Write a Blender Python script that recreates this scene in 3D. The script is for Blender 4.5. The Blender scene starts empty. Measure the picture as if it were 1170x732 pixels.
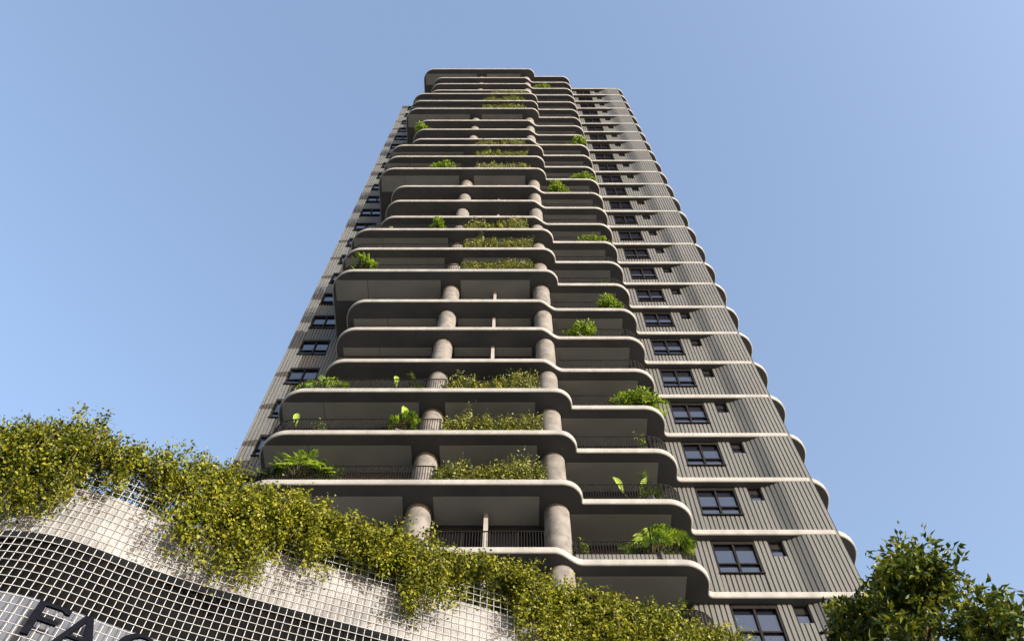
import bpy, math, random
import numpy as np
from mathutils import Vector
R = math.radians
random.seed(7)
rng = np.random.default_rng(7)
scene = bpy.context.scene
COL = scene.collection
ZC = 1.7                                   # eye height of the photographer
H = 3.1                                    # storey height
Z0 = 23.1 + ZC                             # centre of the floor slab numbered 0
FLOORS = range(-2, 26)
def zlev(n): return Z0 + H * n

# ------------------------------------------------------------------ materials
def new_mat(name):
    m = bpy.data.materials.new(name); m.use_nodes = True
    return m, m.node_tree, m.node_tree.nodes['Principled BSDF']
def noise_mat(name, c1, c2, scale=3.0, rough=.7, detail=6, bump=0.0, bscale=40, spec=.3, stretch=(1, 1, 1), contrast=(.35, .65)):
    m, nt, b = new_mat(name)
    tc = nt.nodes.new('ShaderNodeTexCoord'); mp = nt.nodes.new('ShaderNodeMapping')
    mp.inputs['Scale'].default_value = stretch
    nt.links.new(tc.outputs['Object'], mp.inputs['Vector'])
    n = nt.nodes.new('ShaderNodeTexNoise'); n.inputs['Scale'].default_value = scale; n.inputs['Detail'].default_value = detail
    n.inputs['Roughness'].default_value = .6
    nt.links.new(mp.outputs[0], n.inputs['Vector'])
    r = nt.nodes.new('ShaderNodeValToRGB')
    r.color_ramp.elements[0].position = contrast[0]; r.color_ramp.elements[1].position = contrast[1]
    r.color_ramp.elements[0].color = (*c1, 1); r.color_ramp.elements[1].color = (*c2, 1)
    nt.links.new(n.outputs['Fac'], r.inputs[0]); nt.links.new(r.outputs[0], b.inputs['Base Color'])
    b.inputs['Roughness'].default_value = rough
    b.inputs['Specular IOR Level'].default_value = spec
    if bump:
        n2 = nt.nodes.new('ShaderNodeTexNoise'); n2.inputs['Scale'].default_value = bscale; n2.inputs['Detail'].default_value = 4
        nt.links.new(tc.outputs['Object'], n2.inputs['Vector'])
        bp = nt.nodes.new('ShaderNodeBump'); bp.inputs['Strength'].default_value = bump; bp.inputs['Distance'].default_value = .02
        nt.links.new(n2.outputs['Fac'], bp.inputs['Height']); nt.links.new(bp.outputs[0], b.inputs['Normal'])
    return m
def leaf_mat(name, c, c2, trans=.25, rough=.45):
    m, nt, b = new_mat(name)
    oi = nt.nodes.new('ShaderNodeNewGeometry')
    n = nt.nodes.new('ShaderNodeValToRGB')
    n.color_ramp.elements[0].color = (*c, 1); n.color_ramp.elements[1].color = (*c2, 1)
    nt.links.new(oi.outputs['Random Per Island'], n.inputs[0])
    nt.links.new(n.outputs[0], b.inputs['Base Color'])
    b.inputs['Roughness'].default_value = rough; b.inputs['Specular IOR Level'].default_value = .2
    tr = nt.nodes.new('ShaderNodeBsdfTranslucent'); nt.links.new(n.outputs[0], tr.inputs[0])
    mx = nt.nodes.new('ShaderNodeMixShader'); mx.inputs[0].default_value = trans
    out = nt.nodes['Material Output']
    nt.links.new(b.outputs[0], mx.inputs[1]); nt.links.new(tr.outputs[0], mx.inputs[2]); nt.links.new(mx.outputs[0], out.inputs[0])
    return m
def glass_mat(name, base, ior=2.0):
    m, nt, b = new_mat(name)
    tc = nt.nodes.new('ShaderNodeTexCoord')
    n = nt.nodes.new('ShaderNodeTexNoise'); n.inputs['Scale'].default_value = .35
    nt.links.new(tc.outputs['Object'], n.inputs['Vector'])
    r = nt.nodes.new('ShaderNodeValToRGB')
    r.color_ramp.elements[0].color = (*[x * .5 for x in base], 1); r.color_ramp.elements[1].color = (*[x * 1.5 for x in base], 1)
    oi = nt.nodes.new('ShaderNodeObjectInfo'); ad = nt.nodes.new('ShaderNodeMath'); ad.operation = 'MULTIPLY_ADD'; ad.inputs[1].default_value = .9; ad.inputs[2].default_value = .05
    nt.links.new(oi.outputs['Random'], ad.inputs[0]); av = nt.nodes.new('ShaderNodeMath'); av.operation = 'MULTIPLY'; nt.links.new(ad.outputs[0], av.inputs[0]); nt.links.new(n.outputs['Fac'], av.inputs[1])
    nt.links.new(av.outputs[0], r.inputs[0]); nt.links.new(r.outputs[0], b.inputs['Base Color'])
    b.inputs['Roughness'].default_value = .04; b.inputs['Specular IOR Level'].default_value = .15 if ior < 1.6 else .5; b.inputs['IOR'].default_value = ior
    return m

M = {}
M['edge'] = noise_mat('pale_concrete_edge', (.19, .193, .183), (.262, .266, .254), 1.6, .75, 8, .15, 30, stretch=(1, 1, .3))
M['soffit'] = noise_mat('shade_toned_soffit', (.069, .067, .065), (.088, .085, .083), .8, .8)  # shade under the slabs is put into this colour, darker than their edges
M['ceiling'] = noise_mat('grey_ceiling_board', (.24, .234, .205), (.29, .282, .248), .6, .8)
M['column'] = noise_mat('mottled_column_render', (.094, .091, .084), (.176, .171, .161), 2.6, .85, 9, .3, 25)
M['rib'] = noise_mat('ribbed_cladding', (.088, .092, .088), (.112, .116, .111), .5, .6, 6, stretch=(1.2, 1.2, .3))
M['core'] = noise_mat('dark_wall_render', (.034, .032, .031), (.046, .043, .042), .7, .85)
M['frame'] = noise_mat('bronze_window_frame', (.009, .008, .008), (.014, .013, .0125), 4, .6, spec=.12)
M['glass'] = glass_mat('tinted_window_glass', (.014, .016, .026), 2.35)
M['doorglass'] = glass_mat('dark_door_glass', (.006, .006, .007), 1.45)
M['rail'] = noise_mat('black_rail_metal', (.007, .007, .007), (.011, .010, .010), 6, .7, spec=.1)
M['post'] = noise_mat('pale_post_render', (.22, .215, .205), (.27, .265, .25), 3, .8)
M['podium'] = noise_mat('rough_white_render', (.115, .12, .122), (.25, .26, .264), 1.3, .9, 10, .5, 55, contrast=(.3, .6))
M['band'] = noise_mat('black_louvre_band', (.004, .0042, .005), (.006, .0065, .007), 3, .9, spec=.03)
M['sign'] = noise_mat('grey_sign_board', (.058, .068, .088), (.086, .098, .121), 2.2, .55, 8)
M['letter'] = noise_mat('charcoal_letter', (.004, .0045, .008), (.006, .007, .011), 8, .8, spec=.02)
M['rod'] = noise_mat('white_mesh_rod', (.31, .322, .33), (.37, .385, .392), 5, .5)
M['planter'] = noise_mat('dark_planter', (.03, .03, .03), (.045, .043, .04), 5, .7)
M['ground'] = noise_mat('paving', (.20, .19, .175), (.27, .26, .24), .6, .9, 8)
M['asphalt'] = noise_mat('asphalt', (.04, .04, .042), (.062, .062, .062), 1.5, .9, 8, .4, 80)
M['kerb'] = noise_mat('kerb_stone', (.28, .27, .25), (.36, .35, .33), 3, .85)
M['paint'] = noise_mat('road_paint', (.68, .68, .66), (.8, .8, .78), 6, .7)
M['roof'] = noise_mat('podium_roof', (.16, .155, .15), (.2, .19, .18), 1, .9)
M['bark'] = noise_mat('bark', (.03, .024, .018), (.06, .048, .035), 7, .9, 8, .5, 40, stretch=(1, 1, .25))
M['stem'] = noise_mat('green_brown_stem', (.06, .055, .025), (.10, .085, .035), 8, .8)
M['vine1'] = leaf_mat('vine_leaf_yellow', (.155, .172, .010), (.25, .248, .015), .3)
M['vine2'] = leaf_mat('vine_leaf_green', (.075, .098, .008), (.15, .168, .012), .3)
M['vine3'] = leaf_mat('vine_leaf_dark', (.018, .03, .006), (.045, .06, .009), .2)
M['fern1'] = leaf_mat('bright_fern_leaf', (.14, .24, .014), (.30, .40, .035), .38)
M['fern2'] = leaf_mat('deep_fern_leaf', (.04, .085, .010), (.085, .15, .018), .3)
M['olive1'] = leaf_mat('olive_leaf_pale', (.13, .155, .04), (.22, .24, .065), .2)
M['olive2'] = leaf_mat('olive_leaf_green', (.065, .085, .010), (.125, .145, .015), .2)
M['banana'] = leaf_mat('banana_leaf', (.20, .30, .035), (.30, .40, .07), .35)
M['tree1'] = leaf_mat('tree_leaf_light', (.06, .095, .008), (.18, .19, .018), .28, .45)
M['tree2'] = leaf_mat('tree_leaf_dark', (.018, .042, .012), (.045, .075, .016), .2, .35)

# ------------------------------------------------------------------ mesh helpers
class MB:
    def __init__(s): s.v = []; s.f = []; s.mi = []; s.sm = []
    def add(s, verts, faces, mi=0, smooth=False):
        o = len(s.v); s.v.extend(verts)
        for f in faces:
            s.f.append([i + o for i in f]); s.mi.append(mi); s.sm.append(smooth)
    def quad(s, a, b, c, d, mi=0): s.add([a, b, c, d], [(0, 1, 2, 3)], mi)
    def box(s, x0, x1, y0, y1, z0, z1, mi=0):
        v = [(x, y, z) for z in (z0, z1) for y in (y0, y1) for x in (x0, x1)]
        s.add(v, [(0, 2, 3, 1), (4, 5, 7, 6), (0, 1, 5, 4), (2, 6, 7, 3), (0, 4, 6, 2), (1, 3, 7, 5)], mi)
    def tube(s, pts, r, n=6, mi=0, smooth=True, cap=True):
        pts = [Vector(p) for p in pts]
        rs = r if isinstance(r, (list, tuple)) else [r] * len(pts)
        vs = []; up0 = None
        for i, p in enumerate(pts):
            d = (pts[min(i + 1, len(pts) - 1)] - pts[max(i - 1, 0)]).normalized()
            up = Vector((0, 0, 1)) if abs(d.z) < .9 else Vector((0, 1, 0))
            a = d.cross(up).normalized(); b = a.cross(d).normalized()
            for k in range(n):
                t = 2 * math.pi * k / n
                vs.append(tuple(p + (a * math.cos(t) + b * math.sin(t)) * rs[i]))
        fs = []
        for i in range(len(pts) - 1):
            for k in range(n):
                fs.append((i * n + k, i * n + (k + 1) % n, (i + 1) * n + (k + 1) % n, (i + 1) * n + k))
        s.add(vs, fs, mi, smooth)
        if cap:
            s.add(vs[:n], [tuple(range(n))], mi); s.add(vs[-n:], [tuple(range(n - 1, -1, -1))], mi)
    def build(s, name, mats, parent=None):
        me = bpy.data.meshes.new(name)
        me.from_pydata(s.v, [], s.f)
        for m in (mats if isinstance(mats, (list, tuple)) else [mats]): me.materials.append(m)
        me.polygons.foreach_set('material_index', s.mi)
        me.polygons.foreach_set('use_smooth', s.sm)
        me.update()
        return link(name, me, parent)
def link(name, me, parent=None):
    o = bpy.data.objects.new(name, me); COL.objects.link(o)
    if parent is not None: o.parent = parent
    return o
def tag(o, label=None, cat=None, group=None, kind=None):
    if label: o['label'] = label
    if cat: o['category'] = cat
    if group: o['group'] = group
    if kind: o['kind'] = kind
    return o
def empty(name, loc=(0, 0, 0)):
    o = bpy.data.objects.new(name, None); COL.objects.link(o); o.location = loc; o.empty_display_size = .3
    return o

def leaves_mesh(name, P, Dn, Nn, L, W, mats, mi):
    """P base points, Dn direction, Nn normal (n,3); folded two-triangle leaves"""
    P = np.asarray(P, float); Dn = np.asarray(Dn, float); Nn = np.asarray(Nn, float)
    Dn /= np.linalg.norm(Dn, axis=1, keepdims=True) + 1e-9
    S = np.cross(Dn, Nn); S /= np.linalg.norm(S, axis=1, keepdims=True) + 1e-9
    N = np.cross(S, Dn)
    L = np.asarray(L)[:, None]; W = np.asarray(W)[:, None]
    v0 = P; v2 = P + Dn * L - N * L * .12
    v1 = P + Dn * L * .42 + S * W * .5 + N * W * .16
    v3 = P + Dn * L * .42 - S * W * .5 + N * W * .16
    n = len(P)
    V = np.stack([v0, v1, v2, v3], 1).reshape(-1, 3)
    base = np.arange(n) * 4
    T = np.stack([np.stack([base, base + 1, base + 2], 1), np.stack([base, base + 2, base + 3], 1)], 1).reshape(-1, 3)
    me = bpy.data.meshes.new(name)
    me.vertices.add(len(V)); me.vertices.foreach_set('co', V.astype(np.float32).ravel())
    me.loops.add(len(T) * 3); me.loops.foreach_set('vertex_index', T.astype(np.int32).ravel())
    me.polygons.add(len(T)); me.polygons.foreach_set('loop_start', (np.arange(len(T)) * 3).astype(np.int32))
    for m in mats: me.materials.append(m)
    me.polygons.foreach_set('material_index', np.repeat(np.asarray(mi, np.int32), 2))
    me.update(calc_edges=True); me.validate()
    return me
def rdir(n):
    v = rng.normal(size=(n, 3)); return v / np.linalg.norm(v, axis=1, keepdims=True)

# ------------------------------------------------------------------ setting
def sheet(name, x0, x1, y0, y1, z, m):
    b = MB(); b.quad((x0, y0, z), (x1, y0, z), (x1, y1, z), (x0, y1, z))
    o = b.build(name, m); tag(o, kind='structure'); return o
sheet('ground', -900, 900, -900, 900, 0, M['ground'])
sheet('road', -400, 400, -11, -2.2, .004, M['asphalt'])
b = MB()
for k in range(-30, 30): b.quad((k * 6, -6.68, .008), (k * 6 + 3, -6.68, .008), (k * 6 + 3, -6.53, .008), (k * 6, -6.53, .008))
tag(b.build('road_markings', M['paint']), kind='structure')
b = MB(); b.box(-400, 400, -2.2, -2.02, 0, .13)
tag(b.build('kerb', M['kerb']), kind='structure')

# ------------------------------------------------------------------ tower
tower = empty('apartment_tower', (0, 22, 0))
tag(tower, 'tall dark apartment tower with pale rounded balcony slabs and two thick columns', 'apartment tower')
TP = Vector((0, 22, 0))
def tpart(name, mb, mats, parent=None):
    o = mb.build(name, mats, parent or tower)
    if parent is None: o.location = -TP
    return o
def arc(cx, cy, r, a0, a1, n=10):
    return [(cx + r * math.cos(R(a0 + (a1 - a0) * i / n)), cy + r * math.sin(R(a0 + (a1 - a0) * i / n))) for i in range(n + 1)]
def dedupe(p):
    q = []
    for a in p:
        if not q or math.dist(a, q[-1]) > 1e-4: q.append(a)
    return q
DF, DR, DM, DW = 17.98, 18.29, 18.75, 20.0
def outline(kind):
    if kind == 'F':
        xl, y0, r = -9.15, DF, 1.15
        p = [(xl, 21.8)] + arc(xl + r, y0 + r, r, 180, 270) + arc(1.65, DF + .70, .70, -90, 0)[0:] + [(2.35, DM - .05)] + arc(2.40, DM - .05, .05, 180, 90, 3)
    else:
        xl, y0, r = -7.95, DR, 1.0
        p = [(xl, 21.8)] + arc(xl + r, y0 + r, r, 180, 270)
        for i in range(13):
            t = i / 12; p.append((1.28 + .9 * t, DR + (DM - DR) * (.5 - .5 * math.cos(math.pi * t))))
    p += arc(5.18, DM + .87, .87, -90, 0) + arc(6.05 + .17, DW - .17, .17, 180, 90, 4) + arc(10.75, DW + 1.0, 1.0, -90, 0) + [(11.75, 31)]
    return dedupe(p + [(-6.5, 31), (-6.5, 21.8)])
def offset_in(p, d):
    n = len(p); out = []
    for i in range(n):
        a = Vector(p[i - 1]); b_ = Vector(p[i]); c = Vector(p[(i + 1) % n])
        e1 = (b_ - a).normalized(); e2 = (c - b_).normalized()
        n1 = Vector((-e1.y, e1.x)); n2 = Vector((-e2.y, e2.x))
        m = (n1 + n2); m = m.normalized() if m.length > 1e-6 else n1
        k = max(.4, m.dot(n1)); out.append(tuple(b_ + m * d / k))
    return out
TH = .28
def slab_mb(kind, z):
    p = outline(kind); mb = MB(); rr = .055
    rings = []
    for a in (0, 30, 60, 90):
        rings.append((rr * (1 - math.sin(R(a))), -TH / 2 + rr * (1 - math.cos(R(a)))))
    for a in (90, 60, 30, 0):
        rings.append((rr * (1 - math.sin(R(a))), TH / 2 - rr * (1 - math.cos(R(a)))))
    n = len(p); vs = []
    for d, dz in rings:
        vs += [(x, y, z + dz) for x, y in offset_in(p, d)]
    fs = []
    for k in range(len(rings) - 1):
        for i in range(n):
            j = (i + 1) % n
            fs.append((k * n + i, k * n + j, (k + 1) * n + j, (k + 1) * n + i))
    mb.add(vs, fs, 0, True)
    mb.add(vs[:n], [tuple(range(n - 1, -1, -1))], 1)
    mb.add(vs[-n:], [tuple(range(n))], 0)
    return mb
def is_front(n): return n % 6 in (1, 2, 3)
def kind_of(n): return 'F' if is_front(n) else 'R'

# loops over floors
slabs = {}
for n in FLOORS:
    z = zlev(n); k = kind_of(n)
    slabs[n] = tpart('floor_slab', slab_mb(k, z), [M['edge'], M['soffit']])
    zb = z - TH / 2
    y0 = DF + .5 if k == 'F' else 19.2
    xl = -8.95 if k == 'F' else -7.6
    panels = [(xl, xl + 1.62, y0, 19.61), (xl + 1.645, -3.62, y0, 19.61), (-2.6, .9, y0, 19.62), (1.95, 5.3, 19.2, 20.45)]
    for (x0, x1, ya, yb) in panels:
        mb = MB(); mb.box(x0, x1, ya, yb, zb - .025, zb + .02)
        mb.build('ceiling_panel', M['ceiling'], slabs[n])

# columns, one continuous drum each
for cx in (-3.1, 1.48):
    mb = MB()
    mb.tube([(cx, 19.17, 0), (cx, 19.17, zlev(25) - .1)], .43, 32)
    tpart('column', mb, M['column'])

# core walls behind the balconies
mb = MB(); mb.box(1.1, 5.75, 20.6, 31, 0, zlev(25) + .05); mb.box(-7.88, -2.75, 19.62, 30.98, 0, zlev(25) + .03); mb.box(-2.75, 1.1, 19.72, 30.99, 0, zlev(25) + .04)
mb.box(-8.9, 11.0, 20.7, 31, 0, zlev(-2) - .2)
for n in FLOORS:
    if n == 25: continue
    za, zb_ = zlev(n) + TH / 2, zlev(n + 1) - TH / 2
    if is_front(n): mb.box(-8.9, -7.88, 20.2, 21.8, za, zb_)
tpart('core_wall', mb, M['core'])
for n in FLOORS:
    if n == 25: continue
    z0 = zlev(n) + TH / 2; z1 = zlev(n + 1) - TH / 2
    mb = MB()
    for i in range(4):
        x0 = -2.6 + i * .92
        mb.box(x0 + .05, x0 + .87, 19.66, 19.715, z0 + .05, z1 - .3, 1)
        mb.box(x0, x0 + .05, 19.63, 19.715, z0, z1 - .25, 0)
    mb.box(-2.6, 1.08, 19.635, 19.715, z1 - .3, z1 - .25, 0)
    tpart('sliding_door', mb, [M['frame'], M['doorglass']])
    if not is_front(n):
        mb = MB(); mb.box(-.93, -.79, 19.12, 19.45, z0, z1)
        tpart('post', mb, M['post'])

# ribbed walls
PITCH = .16
def sst(t): t = min(1, max(0, t)); return t * t * (3 - 2 * t)
def wall_y(x): return 20.30 - .24 * sst((x - 9.1) / .85)
def rib_wall(x0, count, yf, openings, zlo, zhi):
    """openings: list of (i0, i1, z-bottom offset from slab top); each opening runs up to the ceiling"""
    mb = MB()
    for k in range(count):
        xa, xb = x0 + k * PITCH, x0 + (k + 1) * PITCH
        cuts = []
        for n in FLOORS:
            if n == 25: continue
            for (i0, i1, s0, s1) in openings:
                if i0 <= k < i1: cuts.append((zlev(n) + s0, zlev(n) + s1))
        iv = []; cur = zlo
        for a, b_ in sorted(cuts): iv.append((cur, a)); cur = b_
        iv.append((cur, zhi))
        ya, yb = yf(xa), yf(xb)
        ra, rb = xa + .019, xb - .019
        pa, pb = yf(ra), yf(rb)
        for a, b_ in iv:
            if b_ - a < 1.7 and any(i0 <= k < i1 and s0 < 1.5 for (i0, i1, s0, s1) in openings):
                sb = .042
            else: sb = 0
            ya, yb, pa, pb = yf(xa) + sb, yf(xb) + sb, yf(ra) + sb, yf(rb) + sb
            if sb:
                for xe, on in ((xa, any(k == o[0] for o in openings)), (xb, any(k == o[1] - 1 for o in openings))):
                    if on: mb.quad((xe, ya - sb, a), (xe, ya, a), (xe, ya, b_), (xe, ya - sb, b_))
            mb.quad((xa, ya, a), (xb, yb, a), (xb, yb, b_), (xa, ya, b_))
            f = .045
            A, B_, C_, D_ = (ra, pa), (ra + .004, pa - f), (rb - .004, pb - f), (rb, pb)
            for (u, w) in ((A, B_), (B_, C_), (C_, D_)):
                mb.quad((*u, a), (*w, a), (*w, b_), (*u, b_))
            mb.quad((*A, b_), (*B_, b_), (*C_, b_), (*D_, b_)); mb.quad((*A, a), (*D_, a), (*C_, a), (*B_, a))
    return mb
WT = H - TH / 2 - .001
RX0 = 5.56
mb = rib_wall(RX0, 34, wall_y, [(7, 16, 1.30, WT), (19, 22, 2.12, WT)], zlev(-2) - 3, zlev(25) + .1)
xr = RX0 + 34 * PITCH; yr = wall_y(xr)
mb.quad((xr, yr - .05, zlev(-2) - 3), (xr, 31, zlev(-2) - 3), (xr, 31, zlev(25) + .1), (xr, yr - .05, zlev(25) + .1))
mb.quad((xr - .02, yr, zlev(-2) - 3), (xr, yr - .05, zlev(-2) - 3), (xr, yr - .05, zlev(25) + .1), (xr - .02, yr, zlev(25) + .1))
mb.quad((RX0, wall_y(RX0), zlev(-2) - 3), (RX0, wall_y(RX0), zlev(25)), (RX0, 31, zlev(25)), (RX0, 31, zlev(-2) - 3))
tpart('ribbed_wall', mb, M['rib'])
LX0 = -11.5; LY = 21.87
ZL = zlev(25) - .15
mb = rib_wall(LX0, 29, lambda x: LY, [(4, 13, 1.30, WT)], 0, ZL)
mb.quad((LX0, LY, 0), (LX0, LY, ZL), (LX0, 31, ZL), (LX0, 31, 0))
mb.quad((LX0, LY, ZL), (-6.9, LY, ZL), (-6.9, 31, ZL), (LX0, 31, ZL))
mb.box(LX0 - .04, -6.9, LY - .075, LY + .2, ZL, ZL + .1)
tpart('ribbed_wall', mb, M['rib'])

# windows (frame + panes); one set of meshes copied up the facade
def win_meshes(w, h, kind):
    fr = MB(); pn = MB(); t = .055
    if kind == 'large':
        fr.box(0, t, -.03, .16, 0, h); fr.box(w - t, w, -.03, .16, 0, h)
        fr.box(t, w - t, -.03, .16, 0, t); fr.box(t, w - t, -.03, .16, h - .19, h)
        fr.box(w / 2 - .035, w / 2 + .035, -.01, .15, t, h - .19)
        zt = h * .31
        fr.box(t, w / 2 - .035, 0, .14, zt - .03, zt + .03); fr.box(w / 2 + .035, w - t, 0, .14, zt - .03, zt + .03)
        fr.box(-.03, w + .03, -.075, -.031, -.03, .012)
        for a, b_ in ((t, w / 2 - .035), (w / 2 + .035, w - t)):
            for c, d in ((t, zt - .03), (zt + .03, h - .19)):
                pn.box(a, b_, .07, .09, c, d)
    else:
        fr.box(0, .03, -.01, .3, 0, h); fr.box(w - .03, w, -.01, .3, 0, h)
        fr.box(.03, w - .03, -.01, .3, 0, .03); fr.box(.03, w - .03, .075, .3, h - .34, h)
        pn.box(.03, w - .03, .10, .12, .03, h - .34)
    return fr, pn
def add_windows(x, y, s0, w, kind):
    h = WT - s0
    fr, pn = win_meshes(w, h, kind)
    for n in FLOORS:
        if n == 25: continue
        if n == -2:
            f0 = fr.build('window', M['frame'], tower); p0 = pn.build('pane', M['glass'], f0); f = f0
        else:
            f = link('window', f0.data, tower); link('pane', p0.data, f)
        f.location = Vector((x, y, zlev(n) + s0)) - TP
add_windows(RX0 + 7 * PITCH, 20.30, 1.30, 9 * PITCH, 'large')
add_windows(RX0 + 19 * PITCH, 20.30, 2.12, 3 * PITCH, 'small')
add_windows(LX0 + 4 * PITCH, LY, 1.30, 9 * PITCH, 'large')

# railings
def rail_mb(pts, h=1.05, gap=.088, z=0):
    mb = MB()
    P = [Vector((x, y, z)) for x, y in pts]
    mb.tube([p + Vector((0, 0, h)) for p in P], .025, 6)
    mb.tube([p + Vector((0, 0, .07)) for p in P], .016, 5)
    for a, b_ in zip(P, P[1:]):
        d = b_ - a; L = d.length; k = max(1, int(L / gap))
        for i in range(k):
            q = a + d * ((i + .5) / k)
            mb.box(q.x - .011, q.x + .011, q.y - .011, q.y + .011, z + .07, z + h)
        mb.box(a.x - .02, a.x + .02, a.y - .02, a.y + .02, z, z + h)
    mb.box(P[-1].x - .02, P[-1].x + .02, P[-1].y - .02, P[-1].y + .02, z, z + h)
    return mb
mid_rail = None; front_rail = None; loggia_rail = None
MIDP = [(2.0, 18.92), (5.1, 18.92)] + arc(5.1, DM + .87, .70, -90, -15, 5)[1:]
FRP = [(-8.95, 20.6), (-8.95, DF + 1.15)] + arc(-8.0, DF + 1.15, .95, 180, 270, 6) + [(-2.62, DF + .2)]
for n in FLOORS:
    if n == 25: continue
    z = zlev(n) + TH / 2
    if mid_rail is None:
        mid_rail = rail_mb(MIDP).build('railing', M['rail'], tower); o = mid_rail
    else: o = link('railing', mid_rail.data, tower)
    o.location = Vector((0, 0, z)) - TP
    if is_front(n):
        if front_rail is None:
            front_rail = rail_mb(FRP).build('railing', M['rail'], tower); o = front_rail
        else: o = link('railing', front_rail.data, tower)
        o.location = Vector((0, 0, z)) - TP
    if n in (0, -2, -1):
        if loggia_rail is None:
            loggia_rail = rail_mb([(-2.7, DR + .25), (1.05, DR + .25)]).build('railing', M['rail'], tower); o = loggia_rail
        else: o = link('railing', loggia_rail.data, tower)
        o.location = Vector((0, 0, z)) - TP
# low ribbed upstand behind the lip of one right bay balcony
mb = MB(); z = zlev(0) + TH / 2
for i in range(26):
    x = 1.95 + i * .125; mb.box(x, x + .1, 18.80, 18.87, z, z + .26)
mb.box(1.9, 5.2, 18.87, 18.90, z, z + .25)
tpart('ribbed_upstand', mb, M['rib'])
# roof rail and vents
mb = MB(); mb.box(-.2, .5, 18.6, 19.1, zlev(25) + .14, zlev(25) + .75); mb.box(-.3, .6, 18.5, 19.2, zlev(25) + .75, zlev(25) + .8)
tpart('roof_vent', mb, M['rib'])

# ------------------------------------------------------------------ podium
CTRL = [(-9.6, 7.13), (-6.3, 7.13), (-5.95, 7.14), (-5.6, 7.20), (-5.3, 7.31), (-4.98, 7.475), (-4.6, 7.67), (-4.15, 7.89), (-3.1, 8.27), (-2.08, 8.62), (0.03, 9.36), (3.4, 10.53)]
def pod_pt(X):
    for a, b_ in zip(CTRL, CTRL[1:]):
        if X <= b_[0]:
            t = (X - a[0]) / (b_[0] - a[0]); return a[1] + (b_[1] - a[1]) * t
    return CTRL[-1][1] + (X - 3.4) * .347
def smooth_y(X): return sum(pod_pt(X + d) for d in (-.3, -.15, 0, .15, .3)) / 5
xs = [-9.4 + .025 * i for i in range(int((3.5 + 9.4) / .025) + 1)]
PATH = [(x, smooth_y(x)) for x in xs]
# arc-length table
S_ = [0]
for a, b_ in zip(PATH, PATH[1:]): S_.append(S_[-1] + math.dist(a, b_))
def at_s(s):
    i = min(max(np.searchsorted(S_, s) - 1, 0), len(PATH) - 2)
    t = (s - S_[i]) / (S_[i + 1] - S_[i]); a, b_ = PATH[i], PATH[i + 1]
    return (a[0] + (b_[0] - a[0]) * t, a[1] + (b_[1] - a[1]) * t)
def nrm_s(s):
    a, b_ = at_s(max(0, s - .05)), at_s(min(S_[-1] - 1e-3, s + .05))
    d = Vector((b_[0] - a[0], b_[1] - a[1])).normalized(); return (d.y, -d.x)        # towards the street
def s_of_x(x): return float(np.interp(x, [p[0] for p in PATH], S_))
def off_path(d):
    out = []
    for i in range(0, len(PATH), 4):
        n = nrm_s(S_[i]); out.append((PATH[i][0] + n[0] * d, PATH[i][1] + n[1] * d))
    return out
podium = empty('podium_building', (0, 10, 0))
tag(podium, 'curved white podium wall behind a white wire mesh with black band and sign', 'building')
PP = Vector((0, 10, 0))
def ppart(name, mb, mats, parent=None):
    o = mb.build(name, mats, parent or podium)
    if parent is None: o.location = -PP
    return o
ZW, ZB, ZS, ZM = 10.48 + ZC, 9.50 + ZC, 8.47 + ZC, 11.12 + ZC
MO = .10                                     # mesh stands this far in front of the wall
def strip_wall(d, z0, z1, thick):
    mb = MB(); A = off_path(d); B_ = off_path(d - thick)
    n = len(A)
    vs = [(x, y, z0) for x, y in A] + [(x, y, z1) for x, y in A] + [(x, y, z0) for x, y in B_] + [(x, y, z1) for x, y in B_]
    fs = []; 
    for i in range(n - 1):
        fs += [(i, i + 1, n + i + 1, n + i), (2 * n + i + 1, 2 * n + i, 3 * n + i, 3 * n + i + 1)]
    mb.add(vs, fs, 0, True)
    for i in range(n - 1):
        mb.add([vs[n + i], vs[n + i + 1], vs[3 * n + i + 1], vs[3 * n + i]], [(0, 1, 2, 3)])
        mb.add([vs[i], vs[2 * n + i], vs[2 * n + i + 1], vs[i + 1]], [(0, 1, 2, 3)])
    for i in (0, n - 1): mb.add([vs[i], vs[n + i], vs[3 * n + i], vs[2 * n + i]], [(0, 1, 2, 3)])
    return mb
MOF = -MO
ppart('white_wall', strip_wall(MOF, ZB, ZW, .35), M['podium'])
ppart('dark_band', strip_wall(MOF - .12, ZS, ZB, .3), M['band'])
sign = ppart('sign_board', strip_wall(MOF, 6.0, ZS, .35), M['sign'])
ppart('white_wall', strip_wall(MOF, 3.6, 6.0, .35), M['podium'])
ppart('shop_glazing', strip_wall(MOF - .5, 0, 3.6, .2), M['doorglass'])
# body behind
mb = MB(); A = off_path(-.46)
top = 9.6 + ZC
poly = A + [(5.2, 17.5), (-9.6, 17.5)]
n = len(poly)
mb.add([(x, y, top) for x, y in poly], [tuple(range(n))], 0)
mb.add([(x, y, z) for z in (0, top) for x, y in poly], [(i, (i + 1) % n, n + (i + 1) % n, n + i) for i in range(n)], 1)
ppart('podium_body', mb, [M['roof'], M['podium']])
# wire mesh
mb = MB()
s0, s1 = .02, s_of_x(0.03)
PH, PV, rr = .101, .131, .0050
ns = int((s1 - s0) / PH)
def rod_v(p, z0, z1): mb.tube([(p[0], p[1], z0), (p[0], p[1], z1)], rr, 5)
for i in range(ns + 1): rod_v(at_s(s1 - i * PH), 6.2, ZM)
zz = ZM - .03
while zz > 6.2:
    pts = []
    for i in range(0, ns * 1 + 1):
        s = s1 - i * PH; p = at_s(s); nn = nrm_s(s)
        pts.append((p[0] + nn[0] * .012, p[1] + nn[1] * .012, zz))
    mb.tube(pts, rr, 5)
    zz -= PV
ppart('mesh_screen', mb, M['rod'])
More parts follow.
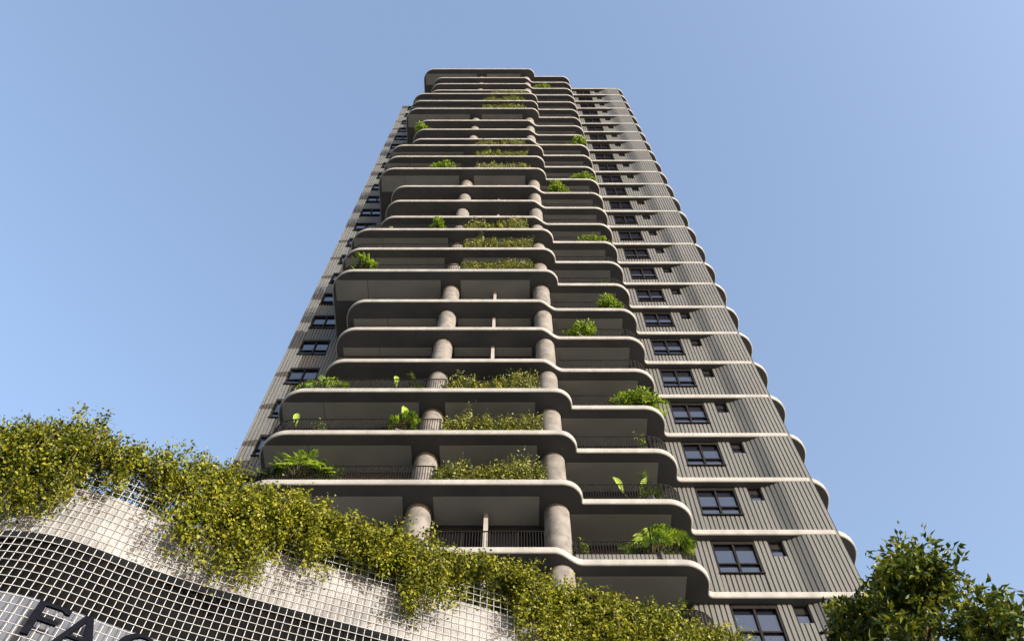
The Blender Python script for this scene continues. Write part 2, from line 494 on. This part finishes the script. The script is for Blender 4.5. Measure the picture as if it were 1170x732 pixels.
# letters, cut from a stroke list (u along the wall, v up), laid on the board in relief
def letter(name, xa, ztop, hgt, wid, strokes):
    """strokes: polygons in unit letter space"""
    mb = MB(); s_a = s_of_x(xa)
    def P(u, v, d):
        s = s_a + u * wid; p = at_s(s); nn = nrm_s(s)
        k = MOF + d
        return (p[0] + nn[0] * k, p[1] + nn[1] * k, ztop - hgt + v * hgt)
    for poly in strokes:
        n = len(poly)
        mb.add([P(u, v, MO + .055) for u, v in poly] + [P(u, v, MO + .022) for u, v in poly],
               [tuple(range(n))] + [(i, n + i, n + (i + 1) % n, (i + 1) % n) for i in range(n)])
    mb.build(name, M['letter'], sign)
letter('letter', -5.27, 8.33 + ZC, .50, .36, [[(0, 0), (.23, 0), (.23, .45), (.23, .57), (.23, .9), (.23, 1), (0, 1)],
       [(.23, .9), (.5, .9), (.75, .9), (.86, .84), (1, .84), (1, 1), (.6, 1), (.23, 1)], [(.23, .45), (.78, .45), (.82, .57), (.23, .57)]])
letter('letter', -4.98, 8.33 + ZC, .50, .46, [[(0, 0), (.13, 0), (.52, .86), (.5, 1), (.42, 1)], [(.72, 0), (1, 0), (.62, 1), (.5, 1), (.48, .9)], [(.24, .30), (.27, .36), (.66, .36), (.68, .28), (.23, .28)]])
cpts_o = [(.5 + .5 * math.cos(R(a)), .5 + .52 * math.sin(R(a))) for a in range(42, 319, 12)]
cpts_i = [(.54 + .33 * math.cos(R(a)), .5 + .43 * math.sin(R(a))) for a in range(42, 319, 12)]
letter('letter', -4.42, 8.33 + ZC, .50, .47, [[cpts_o[i], cpts_o[i + 1], cpts_i[i + 1], cpts_i[i]] for i in range(len(cpts_o) - 1)])

# ------------------------------------------------------------------ trailing vines on the podium
TOPX = [(-9.4, 12.1), (-7.53, 11.95), (-7.16, 12.3), (-6.59, 12.0), (-6.15, 11.85), (-6.07, 11.9), (-5.71, 11.65), (-5.29, 11.62), (-4.88, 11.62), (-4.57, 12.2), (-4.24, 12.0), (-3.7, 11.75), (-3.28, 11.85), (-2.68, 11.7), (-2.0, 11.37), (-1.43, 11.38), (-.85, 11.45), (-.51, 11.1), (-.13, 11.18), (.2, 11.52), (.73, 11.3), (1.23, 10.96), (1.51, 11.05), (2.33, 11.18), (2.87, 11.05), (3.6, 10.9)]
BOTX = [(-9.4, 10.0), (-6.9, 10.3), (-6.5, 10.0), (-6.1, 9.6), (-5.85, 9.45), (-5.68, 10.3), (-5.5, 10.75), (-5.3, 10.15), (-5.18, 10.75), (-4.9, 10.85), (-4.65, 10.6), (-4.4, 9.95), (-4.15, 9.5), (-3.98, 10.2), (-3.82, 9.9), (-3.6, 9.4), (-3.42, 9.45), (-3.25, 10.4), (-2.95, 10.5), (-2.75, 9.9), (-2.55, 10.5), (-2.1, 10.45), (-1.8, 10.4), (-1.5, 10.1), (-1.27, 9.55), (-1.05, 10.2), (-.85, 10.55), (-.5, 10.75), (-.3, 10.8), (-.02, 10.75), (.1, 10.1), (.25, 9.5), (1, 9.1), (2, 9.1), (3.6, 9.3)]
tx, tz = zip(*TOPX); bx_, bz = zip(*BOTX)
def vine(name, xa, xb, label, dens=1.0):
    P = []; Dn = []; Nn = []; Ls = []; mi = []
    stem = MB()
    root = empty(name, ((xa + xb) / 2, smooth_y(min(3.4, max(-9.3, (xa + xb) / 2))), ZW))
    loc = Vector(root.location)
    nstr = int((xb - xa) * 105 * dens)
    tops = []
    for i in range(nstr):
        upper = random.random() < .50
        cand = [random.uniform(xa - .12, xb + .12) for _ in range(1 if upper or i % 2 else 2)]
        x = min(cand, key=lambda q: np.interp(q, bx_, bz)); x = min(3.45, max(-9.35, x))
        s = s_of_x(x); p = at_s(s); nn = nrm_s(s); tg = (-nn[1], nn[0])
        zt = np.interp(x, tx, tz) + ZC; zb = np.interp(x, bx_, bz) + ZC
        ph = .5 + .5 * math.sin(x * 9.1 + 1.3 * math.sin(x * 4.3))
        if upper:                                      # rising or arching shoots in the mound
            z_start = random.uniform(ZW - .1, ZW + .25); o0 = random.uniform(-.6, .12)
            hgt = (zt - z_start) * random.uniform(.42, .97) * (.9 + .1 * ph)
            reach = random.uniform(-.15, .45); drift = random.uniform(-.35, .35)
            pts = []
            for t in np.linspace(0, 1, 9):
                o = o0 + reach * t * t; zz = z_start + hgt * math.sin(t * math.pi * .5) - .18 * max(0, t - .75) * hgt
                pts.append(Vector((p[0] + nn[0] * o + tg[0] * drift * t, p[1] + nn[1] * o + tg[1] * drift * t, zz)))
        else:                                          # trailing strands that go over the mesh and hang
            z_start = random.uniform(ZM - .2, max(ZM, zt - .35)); o0 = random.uniform(-.1, .1)
            zend = z_start - (z_start - zb) * (random.uniform(.45, .85) if random.random() < .55 else random.uniform(.8, 1.12))
            reach = random.uniform(.06, .42); drift = random.uniform(-.3, .3)
            pts = []
            for t in np.linspace(0, 1, 11):
                o = o0 + reach * math.sin(min(1, t * 2.2) * math.pi / 2) * (1 - .25 * t)
                up = .12 * math.sin(min(1, t * 3) * math.pi)
                pts.append(Vector((p[0] + nn[0] * o + tg[0] * drift * t, p[1] + nn[1] * o + tg[1] * drift * t, z_start + (zend - z_start) * t ** 1.15 + up)))
        if i % 3 == 0: stem.tube([q - loc for q in pts], .006, 4, cap=False)
        L = sum((pts[k + 1] - pts[k]).length for k in range(len(pts) - 1))
        nl = int(L * 135)
        tone = random.random()
        for q in range(nl):
            t = random.random() ** (.9 if upper else .8); k = min(int(t * (len(pts) - 1)), len(pts) - 2); f = t * (len(pts) - 1) - k
            c = pts[k].lerp(pts[k + 1], f)
            r = random.gauss(0, .055)
            c = c + Vector((random.gauss(0, .06), random.gauss(0, .06), random.gauss(0, .05)))
            w_ = c.x * .9 + c.y * .5
            gap = math.sin(w_ * 11 + 2.1 * math.sin(c.z * 7 + w_ * 3)) + math.sin(c.z * 12.5 + 1.7 * math.sin(w_ * 8.3)) + .6 * math.sin(w_ * 23 + c.z * 17)
            if gap < -.75 and random.random() < .8: continue
            P.append(c - loc)
            d = Vector((random.gauss(0, 1), random.gauss(0, 1), random.gauss(-.35, .8)))
            Dn.append(d)
            Nn.append(Vector((nn[0] * .9 + random.gauss(0, .7), nn[1] * .9 + random.gauss(0, .7), random.gauss(.5, .6))))
            Ls.append(random.uniform(.034, .066))
            u = random.random() * .75 + tone * .25
            u -= .12 * max(0., min(1., (-x - 3.0) / 4))
            mi.append(0 if u > .55 else (1 if u > .2 else 2))
    Ls = np.array(Ls)
    me = leaves_mesh('foliage', P, Dn, Nn, Ls, Ls * rng.uniform(.6, .85, len(Ls)), [M['vine1'], M['vine2'], M['vine3']], mi)
    link('foliage', me, root)
    stem.build('stems', M['stem'], root)
    tag(root, label, 'trailing vine', 'vines spilling over the podium screen')
vine('trailing_vine', -9.3, -5.95, 'tall vine mound at the far left, rising above the mesh into open sky')
vine('trailing_vine', -5.95, -4.95, 'low thin vine above the sky gap in the mesh, near the sign', .9)
vine('trailing_vine', -4.95, -3.0, 'vine with the longest hanging strands, below the tower\'s sunlit left edge', 1.1)
vine('trailing_vine', -3.0, -1.75, 'vine with short ragged fringe below the left column of the tower', 1.1)
vine('trailing_vine', -1.75, -.05, 'vine draped over the right end of the mesh, with one hanging tongue')
vine('trailing_vine', -.05, 1.25, 'dense vine just right of the mesh end, hiding the right column\'s foot', 1.25)
vine('trailing_vine', 1.25, 3.45, 'low sloping vine at bottom centre in front of the ribbed wing', 1.15)

# ------------------------------------------------------------------ balcony plants
def leafset(L):
    return [np.array(x) for x in zip(*L)] if L else None
class LF:
    def __init__(s): s.P = []; s.D = []; s.N = []; s.L = []; s.W = []; s.mi = []
    def add(s, p, d, n, l, w, mi): s.P.append(tuple(p)); s.D.append(tuple(d)); s.N.append(tuple(n)); s.L.append(l); s.W.append(w); s.mi.append(mi)
    def mesh(s, mats): return leaves_mesh('foliage', s.P, s.D, s.N, s.L, s.W, mats, s.mi)
FM = [M['fern1'], M['fern2']]; OM = [M['olive1'], M['olive2'], M['vine1']]
def g(s=1): return random.gauss(0, s)
def lobed(lf, stem, base, tip, size, mi):
    """a philodendron-like leaf: a fan of pointed lobes at the end of a stalk"""
    base = Vector(base); tip = Vector(tip)
    mid = base.lerp(tip, .6) + Vector((0, 0, .15))
    stem.tube([base, mid, tip], [.012, .009, .006], 4, cap=False)
    d = Vector((tip.x * 1.1 + g(.25), tip.y * .5 - .25 + g(.2), -.35 + g(.35))).normalized()
    up = Vector((.25 + g(.35), -.75 + g(.25), .75)).normalized()
    side = d.cross(up).normalized()
    for q in range(5):
        c = tip + d * size * (.16 * q - .1)
        for sg in (-1, 1):
            a = 1.15 - .2 * q
            lf.add(c, d * math.cos(a) + side * sg * math.sin(a) - up * .1, up, size * (.62 - .06 * abs(q - 1.5)), size * .17, mi)
    lf.add(tip, d, up, size, size * .2, mi)
def fern_clump(w=.95, h=1.6, nleaf=95, size=.40):
    lf = LF(); st = MB()
    for i in range(nleaf):
        a = random.uniform(0, 2 * math.pi); r = random.uniform(.05, 1) ** .6
        tip = (w * r * math.cos(a), .55 * w * r * math.sin(a) - .12, h * (1 - .6 * r * r) * random.uniform(.72, 1.08))
        lobed(lf, st, (g(.06), g(.05), .25), tip, size * random.uniform(.7, 1.2), 0 if random.random() < .72 else 1)
    return lf.mesh(FM), st
def round_bush(w=1.3, h=1.25, n=1150, size=.19, mats=FM):
    lf = LF(); st = MB()
    for i in range(9):
        a = random.uniform(0, 6.28); st.tube([(0, 0, .2), (.3 * w * math.cos(a), .2 * w * math.sin(a), h * .5), (.7 * w * math.cos(a), .4 * w * math.sin(a), h * random.uniform(.6, .85))], [.015, .01, .005], 4, cap=False)
    lob = [(random.uniform(-.6, .6) * w, random.uniform(-.25, .2) * w, h * random.uniform(.5, .78), random.uniform(.3, .5) * w) for _ in range(9)]
    for i in range(n):
        c = random.choice(lob); v = rdir(1)[0]; rr_ = random.uniform(.65, 1.05) * c[3]
        p = (c[0] + v[0] * rr_, c[1] + v[1] * rr_ * .8, max(.3, c[2] + v[2] * rr_ * .75))
        lf.add(p, (v[0] + g(.5), v[1] + g(.5), v[2] + g(.5) - .2), (v[0] + g(.4), v[1] - .4 + g(.4), v[2] + .5 + g(.4)), size * random.uniform(.7, 1.2), size * .55, 0 if random.random() < .7 else 1)
    return lf.mesh(mats), st
def shrub_row(length=3.5, h=1.5, n=4200, peaks=None):
    lf = LF(); st = MB()
    peaks = peaks or [(-.38, 1.0), (-.2, .72), (.05, .58), (.22, .8), (.4, 1.05)]
    px = [a for a, _ in peaks]; ph_ = [b_ for _, b_ in peaks]
    nst = int(n / 26)
    for i in range(nst):
        u = random.uniform(-.5, .5); hh = h * np.interp(u, [-.55] + px + [.55], [.5] + ph_ + [.5]) * random.uniform(.5, 1.05)
        b0 = Vector((u * length, random.uniform(-.1, .16), .22)); tp = b0 + Vector((g(.16), g(.13) - .1, hh - .2))
        m = b0.lerp(tp, .5) + Vector((g(.06), g(.06), 0))
        if i % 2 == 0: st.tube([b0, m, tp], [.009, .006, .003], 4, cap=False)
        kind = 0 if hh > h * .62 and random.random() < .75 else (1 if random.random() < .72 else 2)
        for k in range(26):
            t = random.uniform(.12, 1); c = b0.lerp(m, t * 2) if t < .5 else m.lerp(tp, t * 2 - 1)
            c = c + Vector((g(.07), g(.07), g(.06)))
            lf.add(c, (g(1), g(1), g(.8) + .35), (g(.7), -.8 + g(.7), .5 + g(.6)), random.uniform(.085, .15), random.uniform(.04, .065), kind if random.random() < .8 else random.choice((0, 1)))
    return lf.mesh(OM), st
def paddle(lf_mb, base, tip, w, fold=.25):
    """one broad banana leaf as a curved blade"""
    base = Vector(base); tip = Vector(tip); d = tip - base
    side = d.cross(Vector((0, -1, .25))).normalized(); nrm = side.cross(d).normalized()
    N = 9; vs = []
    for i in range(N + 1):
        t = i / N; c = base + d * t - Vector((0, .0, 0)) + nrm * (.10 * math.sin(t * math.pi)) * d.length - Vector((0, 0, .04 * t * t)) * d.length
        ww = w * (math.sin(min(1, t * 1.15 + .04) * math.pi) ** .6 if t < .98 else .05)
        vs += [tuple(c + side * ww * .5 + nrm * ww * fold), tuple(c), tuple(c - side * ww * .5 + nrm * ww * fold)]
    fs = []
    for i in range(N):
        for k in (0, 1): fs.append((i * 3 + k, i * 3 + k + 1, i * 3 + 4 + k, i * 3 + 3 + k))
    lf_mb.add(vs, fs, 0, True)
def banana_clump(nl=3, h=2.35, w=.27):
    mb = MB(); st = MB()
    for i in range(nl):
        a = g(.28); hh = h * random.uniform(.75, 1.05)
        b0 = (g(.05), g(.04), .2); m = (math.sin(a) * hh * .42, g(.08), hh * .48); t = (math.sin(a) * hh * .85, g(.1) - .12, hh)
        st.tube([b0, m], [.025, .015], 5, cap=False); paddle(mb, m, t, w * random.uniform(.8, 1.1))
    return mb, st
def palm_clump(nf=13, h=1.6, spread=.75):
    lf = LF(); st = MB()
    for i in range(nf):
        a = random.uniform(0, 6.28); hh = h * random.uniform(.7, 1.05); sp = spread * random.uniform(.4, 1)
        pts = [Vector((sp * t * t * math.cos(a), .6 * sp * t * t * math.sin(a), .2 + hh * (t - .32 * t ** 3))) for t in np.linspace(0, 1, 9)]
        st.tube(pts, [.014 - .0012 * k for k in range(9)], 4, cap=False)
        for k in range(2, 9):
            for half in (0, .5):
                d = (pts[k] - pts[k - 1]).normalized(); c = pts[k].lerp(pts[k - 1], half)
                sd = d.cross(Vector((0, 0, 1))); sd = sd.normalized() if sd.length > .01 else Vector((1, 0, 0))
                for sg in (-1, 1):
                    lf.add(c, d * .7 + sd * sg + Vector((0, 0, -.25)), (g(.2), -.3, 1), .3 * (1 - .06 * k) + .06, .038, 0 if random.random() < .6 else 1)
    return lf.mesh(FM), st
def sprig(h=1.3, n=110):
    lf = LF(); st = MB()
    for i in range(6):
        tp = Vector((g(.22), g(.12), h * random.uniform(.7, 1.05))); b0 = Vector((g(.04), g(.04), .2)); st.tube([b0, b0.lerp(tp, .5) + Vector((g(.05), 0, 0)), tp], [.008, .006, .003], 4, cap=False)
        for k in range(n // 6):
            c = b0.lerp(tp, random.uniform(.25, 1)); lf.add(c + Vector((g(.05), g(.05), g(.04))), (g(1), g(1), g(.6)), (g(.5), -.6, .7), random.uniform(.07, .13), .05, 0 if random.random() < .4 else 1)
    return lf.mesh(FM), st
def planter_mb(w, d=.34, h=.3):
    mb = MB(); t = .025
    mb.box(-w / 2, w / 2, -d / 2, -d / 2 + t, 0, h); mb.box(-w / 2, w / 2, d / 2 - t, d / 2, 0, h)
    mb.box(-w / 2, -w / 2 + t, -d / 2 + t, d / 2 - t, 0, h); mb.box(w / 2 - t, w / 2, -d / 2 + t, d / 2 - t, 0, h)
    mb.box(-w / 2 + t, w / 2 - t, -d / 2 + t, d / 2 - t, .0, h - .05)
    return mb
PROTO = {}
def proto(kind, v):
    key = (kind, v)
    if key in PROTO: return PROTO[key]
    extra = None
    if kind == 'fern': fol, st = fern_clump(); pl = planter_mb(.7)
    elif kind == 'bush': fol, st = round_bush(); pl = planter_mb(.8)
    elif kind == 'row':
        pk = {0: None, 1: [(-.42, .75), (-.28, 1.05), (-.12, .7), (.1, .65), (.3, .75), (.43, 1.1)], 2: [(-.4, .8), (-.25, .62), (0, .55), (.2, .85), (.42, .8)], 3: [(-.45, .7), (-.32, 1.0), (-.15, .35), (.02, .3), (.22, .9), (.38, 1.0)]}[v]
        fol, st = shrub_row(peaks=pk, h=[1.85, 1.9, 1.5, 1.9][v]); pl = planter_mb(3.5, .4)
    elif kind == 'banana':
        mb, st = banana_clump(1 + v); fol = mb; pl = planter_mb(.5)
    elif kind == 'palm': fol, st = palm_clump(); pl = planter_mb(.6)
    elif kind == 'sprig': fol, st = sprig(); pl = planter_mb(.5)
    if isinstance(fol, MB):
        me = bpy.data.meshes.new('foliage'); me.from_pydata(fol.v, [], fol.f); me.materials.append(M['banana']); me.polygons.foreach_set('use_smooth', fol.sm); me.update(); fol = me
    def tomesh(mb, nm, m):
        me = bpy.data.meshes.new(nm); me.from_pydata(mb.v, [], mb.f); me.materials.append(m); me.update(); return me
    PROTO[key] = (fol, tomesh(st, 'stems', M['stem']), tomesh(pl, 'planter', M['planter']))
    return PROTO[key]
NAMES = {'fern': 'fern_plant', 'bush': 'leafy_bush', 'row': 'shrub_row', 'banana': 'banana_plant', 'palm': 'palm_plant', 'sprig': 'slender_plant'}
GROUPS = {'fern': 'lobed leaf plants on the balconies', 'bush': 'bright bushes on the balconies', 'row': 'shrub rows between the columns', 'banana': 'banana plants on the balconies', 'palm': 'small palms on the balconies', 'sprig': 'slender plants on the balconies'}
def plant(kind, v, x, n, label, scale=1.0, y=None, rz=0, where='front', zs=None):
    if y is None: y = {'front': (DF if is_front(n) else DR) + .42, 'mid': DM + .36}[where]
    if kind == 'bush': zs = .72 * scale
    if kind == 'row' and n >= 7: y -= .1; zs = (zs or 1) * 1.22
    fol, st, pl = proto(kind, v)
    o = empty(NAMES[kind], (x, y, zlev(n) + TH / 2)); o.scale = (scale, scale, zs or scale); o.rotation_euler.z = rz
    link('foliage', fol, o); link('stems', st, o); link('planter', pl, o)
    tag(o, label, 'plant' if kind != 'row' else 'shrubs', GROUPS[kind])
# front, bottom trio
plant('row', 0, -.75, 1, 'full olive shrub row between columns, lowest balcony of the bottom projecting trio')
plant('row', 1, -.7, 2, 'shrub row with a tall right-hand bush, middle balcony of the bottom projecting trio')
plant('row', 3, -.8, 3, 'shrub row with two big tufts, top balcony of the bottom projecting trio', 1.02)
plant('fern', 0, -7.2, 1, 'big lobed-leaf plant at the left corner of the lowest projecting balcony', 1.05, DF + .48)
plant('palm', 0, -6.5, 1, 'feathery palm beside the big plant at the lowest projecting balcony\'s left corner', .95, DF + .5)
plant('banana', 0, -7.85, 2, 'single upright banana leaf at the left end of the bottom trio\'s middle balcony', .95, DF + .5)
plant('sprig', 0, -7.1, 2, 'dark slender plant right of the single banana leaf, bottom trio\'s middle balcony', 1.15, DF + .5)
plant('fern', 1, -4.2, 2, 'lobed-leaf plant under a banana leaf, left of the column on bottom trio\'s middle balcony', .88, None, 2)
plant('banana', 0, -3.9, 2, 'upright banana leaf behind a lobed-leaf plant, left of the column', 1.12, DF + .5, .4)
plant('fern', 0, -7.6, 3, 'big lobed-leaf plant at the left corner of the bottom trio\'s top balcony', 1.0, DF + .48, 3)
plant('banana', 0, -4.5, 3, 'small upright banana leaf left of a palm on the bottom trio\'s top balcony', .85, DF + .5, .2)
plant('palm', 0, -3.85, 3, 'low palm left of the column on the bottom trio\'s top balcony', .9, DF + .45, 1)
plant('sprig', 0, -7.0, 5, 'tiny plant at the left end of a recessed balcony below the second trio', .75, DR + .7)
# second trio
plant('row', 2, -.75, 7, 'low sparse shrub row between columns, lowest balcony of the second projecting trio', 1.0)
plant('row', 1, -.75, 8, 'shrub row, bushiest at its right end, middle balcony of the second projecting trio', 1.0, None, 0, 'front', .95)
plant('row', 3, -.9, 9, 'pair of pale tufts between columns, top balcony of the second projecting trio', .98)
plant('fern', 1, -7.6, 7, 'bright lobed-leaf plant at the left corner of the second trio\'s lowest balcony', 1.0, DF + .5, 1)
plant('banana', 0, -6.8, 9, 'small pale banana leaf left on the second trio\'s top balcony', .75, DF + .5)
plant('fern', 0, -4.6, 9, 'bright low plant left of the column on the second trio\'s top balcony', .85, None, 2)
# third trio
plant('row', 2, -.75, 13, 'shrub row between columns, lowest balcony of the third projecting trio', 1.0, None, 3.14, 'front', 1.2)
plant('row', 1, -.75, 14, 'shrub row between columns, middle balcony of the third projecting trio', 1.0, None, 0, 'front', .9)
plant('row', 3, -.85, 15, 'shrub row between columns, top balcony of the third projecting trio', 1.0, None, 0, 'front', .85)
plant('bush', 0, -4.7, 13, 'bright bush left of the column on the third trio\'s lowest balcony', .95, None)
plant('sprig', 0, -8.1, 13, 'faint slender plant at the left corner of the third trio\'s lowest balcony', .9, DF + .8)
plant('sprig', 0, -7.7, 14, 'small bright sprig at the left of the third trio\'s middle balcony', 1, DF + .7)
plant('bush', 0, -7.2, 17, 'bush trailing off the left end of a recessed balcony above the third trio', .9, DR + .5, 1)
# top trio
plant('row', 2, -.75, 19, 'shrub row between columns, lowest balcony of the topmost projecting trio', 1.0, None, 0, 'front', 1.25)
plant('row', 0, -.75, 20, 'shrub row between columns, middle balcony of the topmost projecting trio', 1.0, None, 0, 'front', 1)
plant('row', 2, -.3, 21, 'shrub row between columns, top balcony of the topmost projecting trio', .9)
# right bay
plant('fern', 1, 4.35, 0, 'large lobed-leaf plant on the right bay balcony with the ribbed upstand', 1.18, DM + .38, 2.5)
plant('palm', 0, 4.3, 0, 'palm fronds left of the large lobed-leaf plant on the right bay', .85, DM + .5)
plant('sprig', 0, 2.25, 0, 'slender plant beside the right column, behind the right bay\'s railing', 1.1, DM + .4)
plant('palm', 0, 4.75, 1, 'feathery palm on the right bay, one balcony above the large lobed-leaf plant', 1.05, DM + .42, 1)
plant('banana', 1, 4.15, 1, 'banana leaves leaning left of a palm on the right bay', .85, DM + .45)
plant('sprig', 0, 4.9, 2, 'dark slender plant behind railing on the right bay, second above the lobed-leaf plant', 1.2, DM + .5, 1)
plant('bush', 0, 5.0, 3, 'largest round bush on the right bay, level with the bottom trio\'s top balcony', 1.0, DM + .38)
plant('bush', 0, 3.0, 5, 'round bright bush at the left end of a right bay balcony, beside the column', .95, DM + .36, 2)
plant('bush', 0, 4.75, 6, 'low bush just below the second trio at the right bay\'s right end', .85, DM + .36, 1)
plant('sprig', 0, 4.75, 7, 'dark low plant on the right bay beside the second trio\'s lowest balcony', .95, DM + .4)
plant('bush', 0, 4.75, 9, 'low bright bush on the right bay beside the second trio\'s top balcony', .85, DM + .36, 3)
plant('bush', 0, 3.1, 12, 'bright bush at the left of a right bay balcony just below the third trio', .95, DM + .36, 1)
plant('bush', 0, 4.9, 13, 'low bush at the right bay\'s right end beside the third trio\'s lowest balcony', .85, DM + .36)
plant('bush', 0, 4.95, 16, 'bright bush on the right bay just above the third trio', .95, DM + .36, 2)
plant('sprig', 0, 5.0, 19, 'small yellowish plant on the right bay beside the topmost trio', 1.1, DM + .36)
plant('bush', 0, 3.0, 23, 'highest bush on the tower, right bay near the roof', .9, DM + .36)
plant('banana', 0, 2.3, -1, 'tiny banana leaf poking above the vines at the right bay\'s lowest railing', .8, DM + .4)
plant('palm', 0, 4.6, -1, 'dark palm behind the lowest visible railing of the right bay', 1.0, DM + .5, 2)

# ------------------------------------------------------------------ street tree at the right
def street_tree(x, y, label):
    root = empty('street_tree', (x, y, 0)); tag(root, label, 'tree')
    tr = MB(); top = 10.0 + ZC
    tr.tube([(0, 0, 0), (.05, .03, 3), (-.04, .05, 6), (.1, 0, 9), (.3, -.1, top - .5)], [.19, .15, .11, .06, .012], 10)
    tips = []
    for i in range(74):
        z0 = random.uniform(4.2, top - .9); a = random.uniform(0, 6.28)
        rad = 1.92 * min(1, ((top - z0) / 3.9)) ** .9 * random.uniform(.75, 1.08)
        tip = Vector((rad * math.cos(a), rad * math.sin(a), z0 + rad * random.uniform(.25, .6)))
        tip.z = min(tip.z, top - .15)
        m = Vector((tip.x * .5, tip.y * .5, z0 + (tip.z - z0) * .4)); tr.tube([(0, 0, z0), m, tip], [.04, .025, .008], 5, cap=False)
        tips.append((m, tip))
    for sx, sz in ((.4, 0), (.62, -.2), (.1, -.35), (.8, -.5), (.3, -.1)):
        tips.append((Vector((sx * .4, -.05, top - 1.1)), Vector((sx, -.1, top + sz - .05))))
    tr.build('trunk', M['bark'], root)
    lf = LF()
    for m, tip in tips:
        for k in range(40):                                  # leafy twigs around each limb end
            t = random.uniform(.1, 1.05); c = m.lerp(tip, t)
            dr = Vector((g(1), g(1), g(.7) + .45)).normalized(); ln = random.uniform(.15, .42)
            for q in range(16):
                u = random.uniform(.15, 1); p = c + dr * ln * u + Vector((g(.03), g(.03), g(.03)))
                out = Vector((p.x, p.y, .3)).normalized()
                d = dr * .6 + Vector((g(.7), g(.7), g(.6)))
                lf.add(p, d, (out.x * .5 + g(.5), out.y * .5 + g(.5), .8 + g(.4)), random.uniform(.075, .125), random.uniform(.04, .058), 0 if random.random() < .62 else 1)
    link('crown', leaves_mesh('crown', lf.P, lf.D, lf.N, lf.L, lf.W, [M['tree1'], M['tree2']], lf.mi), root)
street_tree(4.66, 8.1, 'dark green broadleaf tree top at bottom right, in front of the ribbed wing')

# ------------------------------------------------------------------ light, sky, camera
EL, AZ = 10.0, 50.0            # elevation; azimuth to the right of the view's back direction
sv = Vector((math.cos(R(EL)) * math.sin(R(AZ)), -math.cos(R(EL)) * math.cos(R(AZ)), math.sin(R(EL))))
sl = bpy.data.lights.new('sun', 'SUN'); sl.energy = 2.6; sl.angle = R(.53); sl.color = (1, .975, .94)
so = bpy.data.objects.new('sun', sl); COL.objects.link(so); so.rotation_euler = (-sv).to_track_quat('-Z', 'Y').to_euler()
so.location = (30, -40, 40)
w = bpy.data.worlds.new('World'); scene.world = w; w.use_nodes = True
nt = w.node_tree; bg = nt.nodes['Background']
sky = nt.nodes.new('ShaderNodeTexSky'); sky.sky_type = 'NISHITA'; sky.sun_disc = False
sky.sun_elevation = R(EL); sky.sun_rotation = R(180 - AZ)
sky.air_density = 1.4; sky.dust_density = 3.0; sky.ozone_density = 1.6; sky.altitude = 0
tint = nt.nodes.new('ShaderNodeMix'); tint.data_type = 'RGBA'; tint.blend_type = 'MULTIPLY'; tint.inputs[0].default_value = 1
tint.inputs[7].default_value = (1.05, .985, 1.09, 1)
nt.links.new(sky.outputs[0], tint.inputs[6]); nt.links.new(tint.outputs[2], bg.inputs[0]); bg.inputs[1].default_value = .15
cam = bpy.data.cameras.new('camera'); co = bpy.data.objects.new('camera', cam); COL.objects.link(co)
cam.sensor_width = 36; cam.lens = 36 * 1090 / 1170; cam.clip_end = 3000; cam.clip_start = .05
co.location = (0, 0, ZC); co.rotation_euler = (R(90 + 65.1), 0, 0)
scene.camera = co
vs_ = scene.view_settings
vs_.view_transform = 'Standard'; vs_.look = 'None'; vs_.exposure = 1.8; vs_.gamma = 1.0; vs_.use_curve_mapping = False
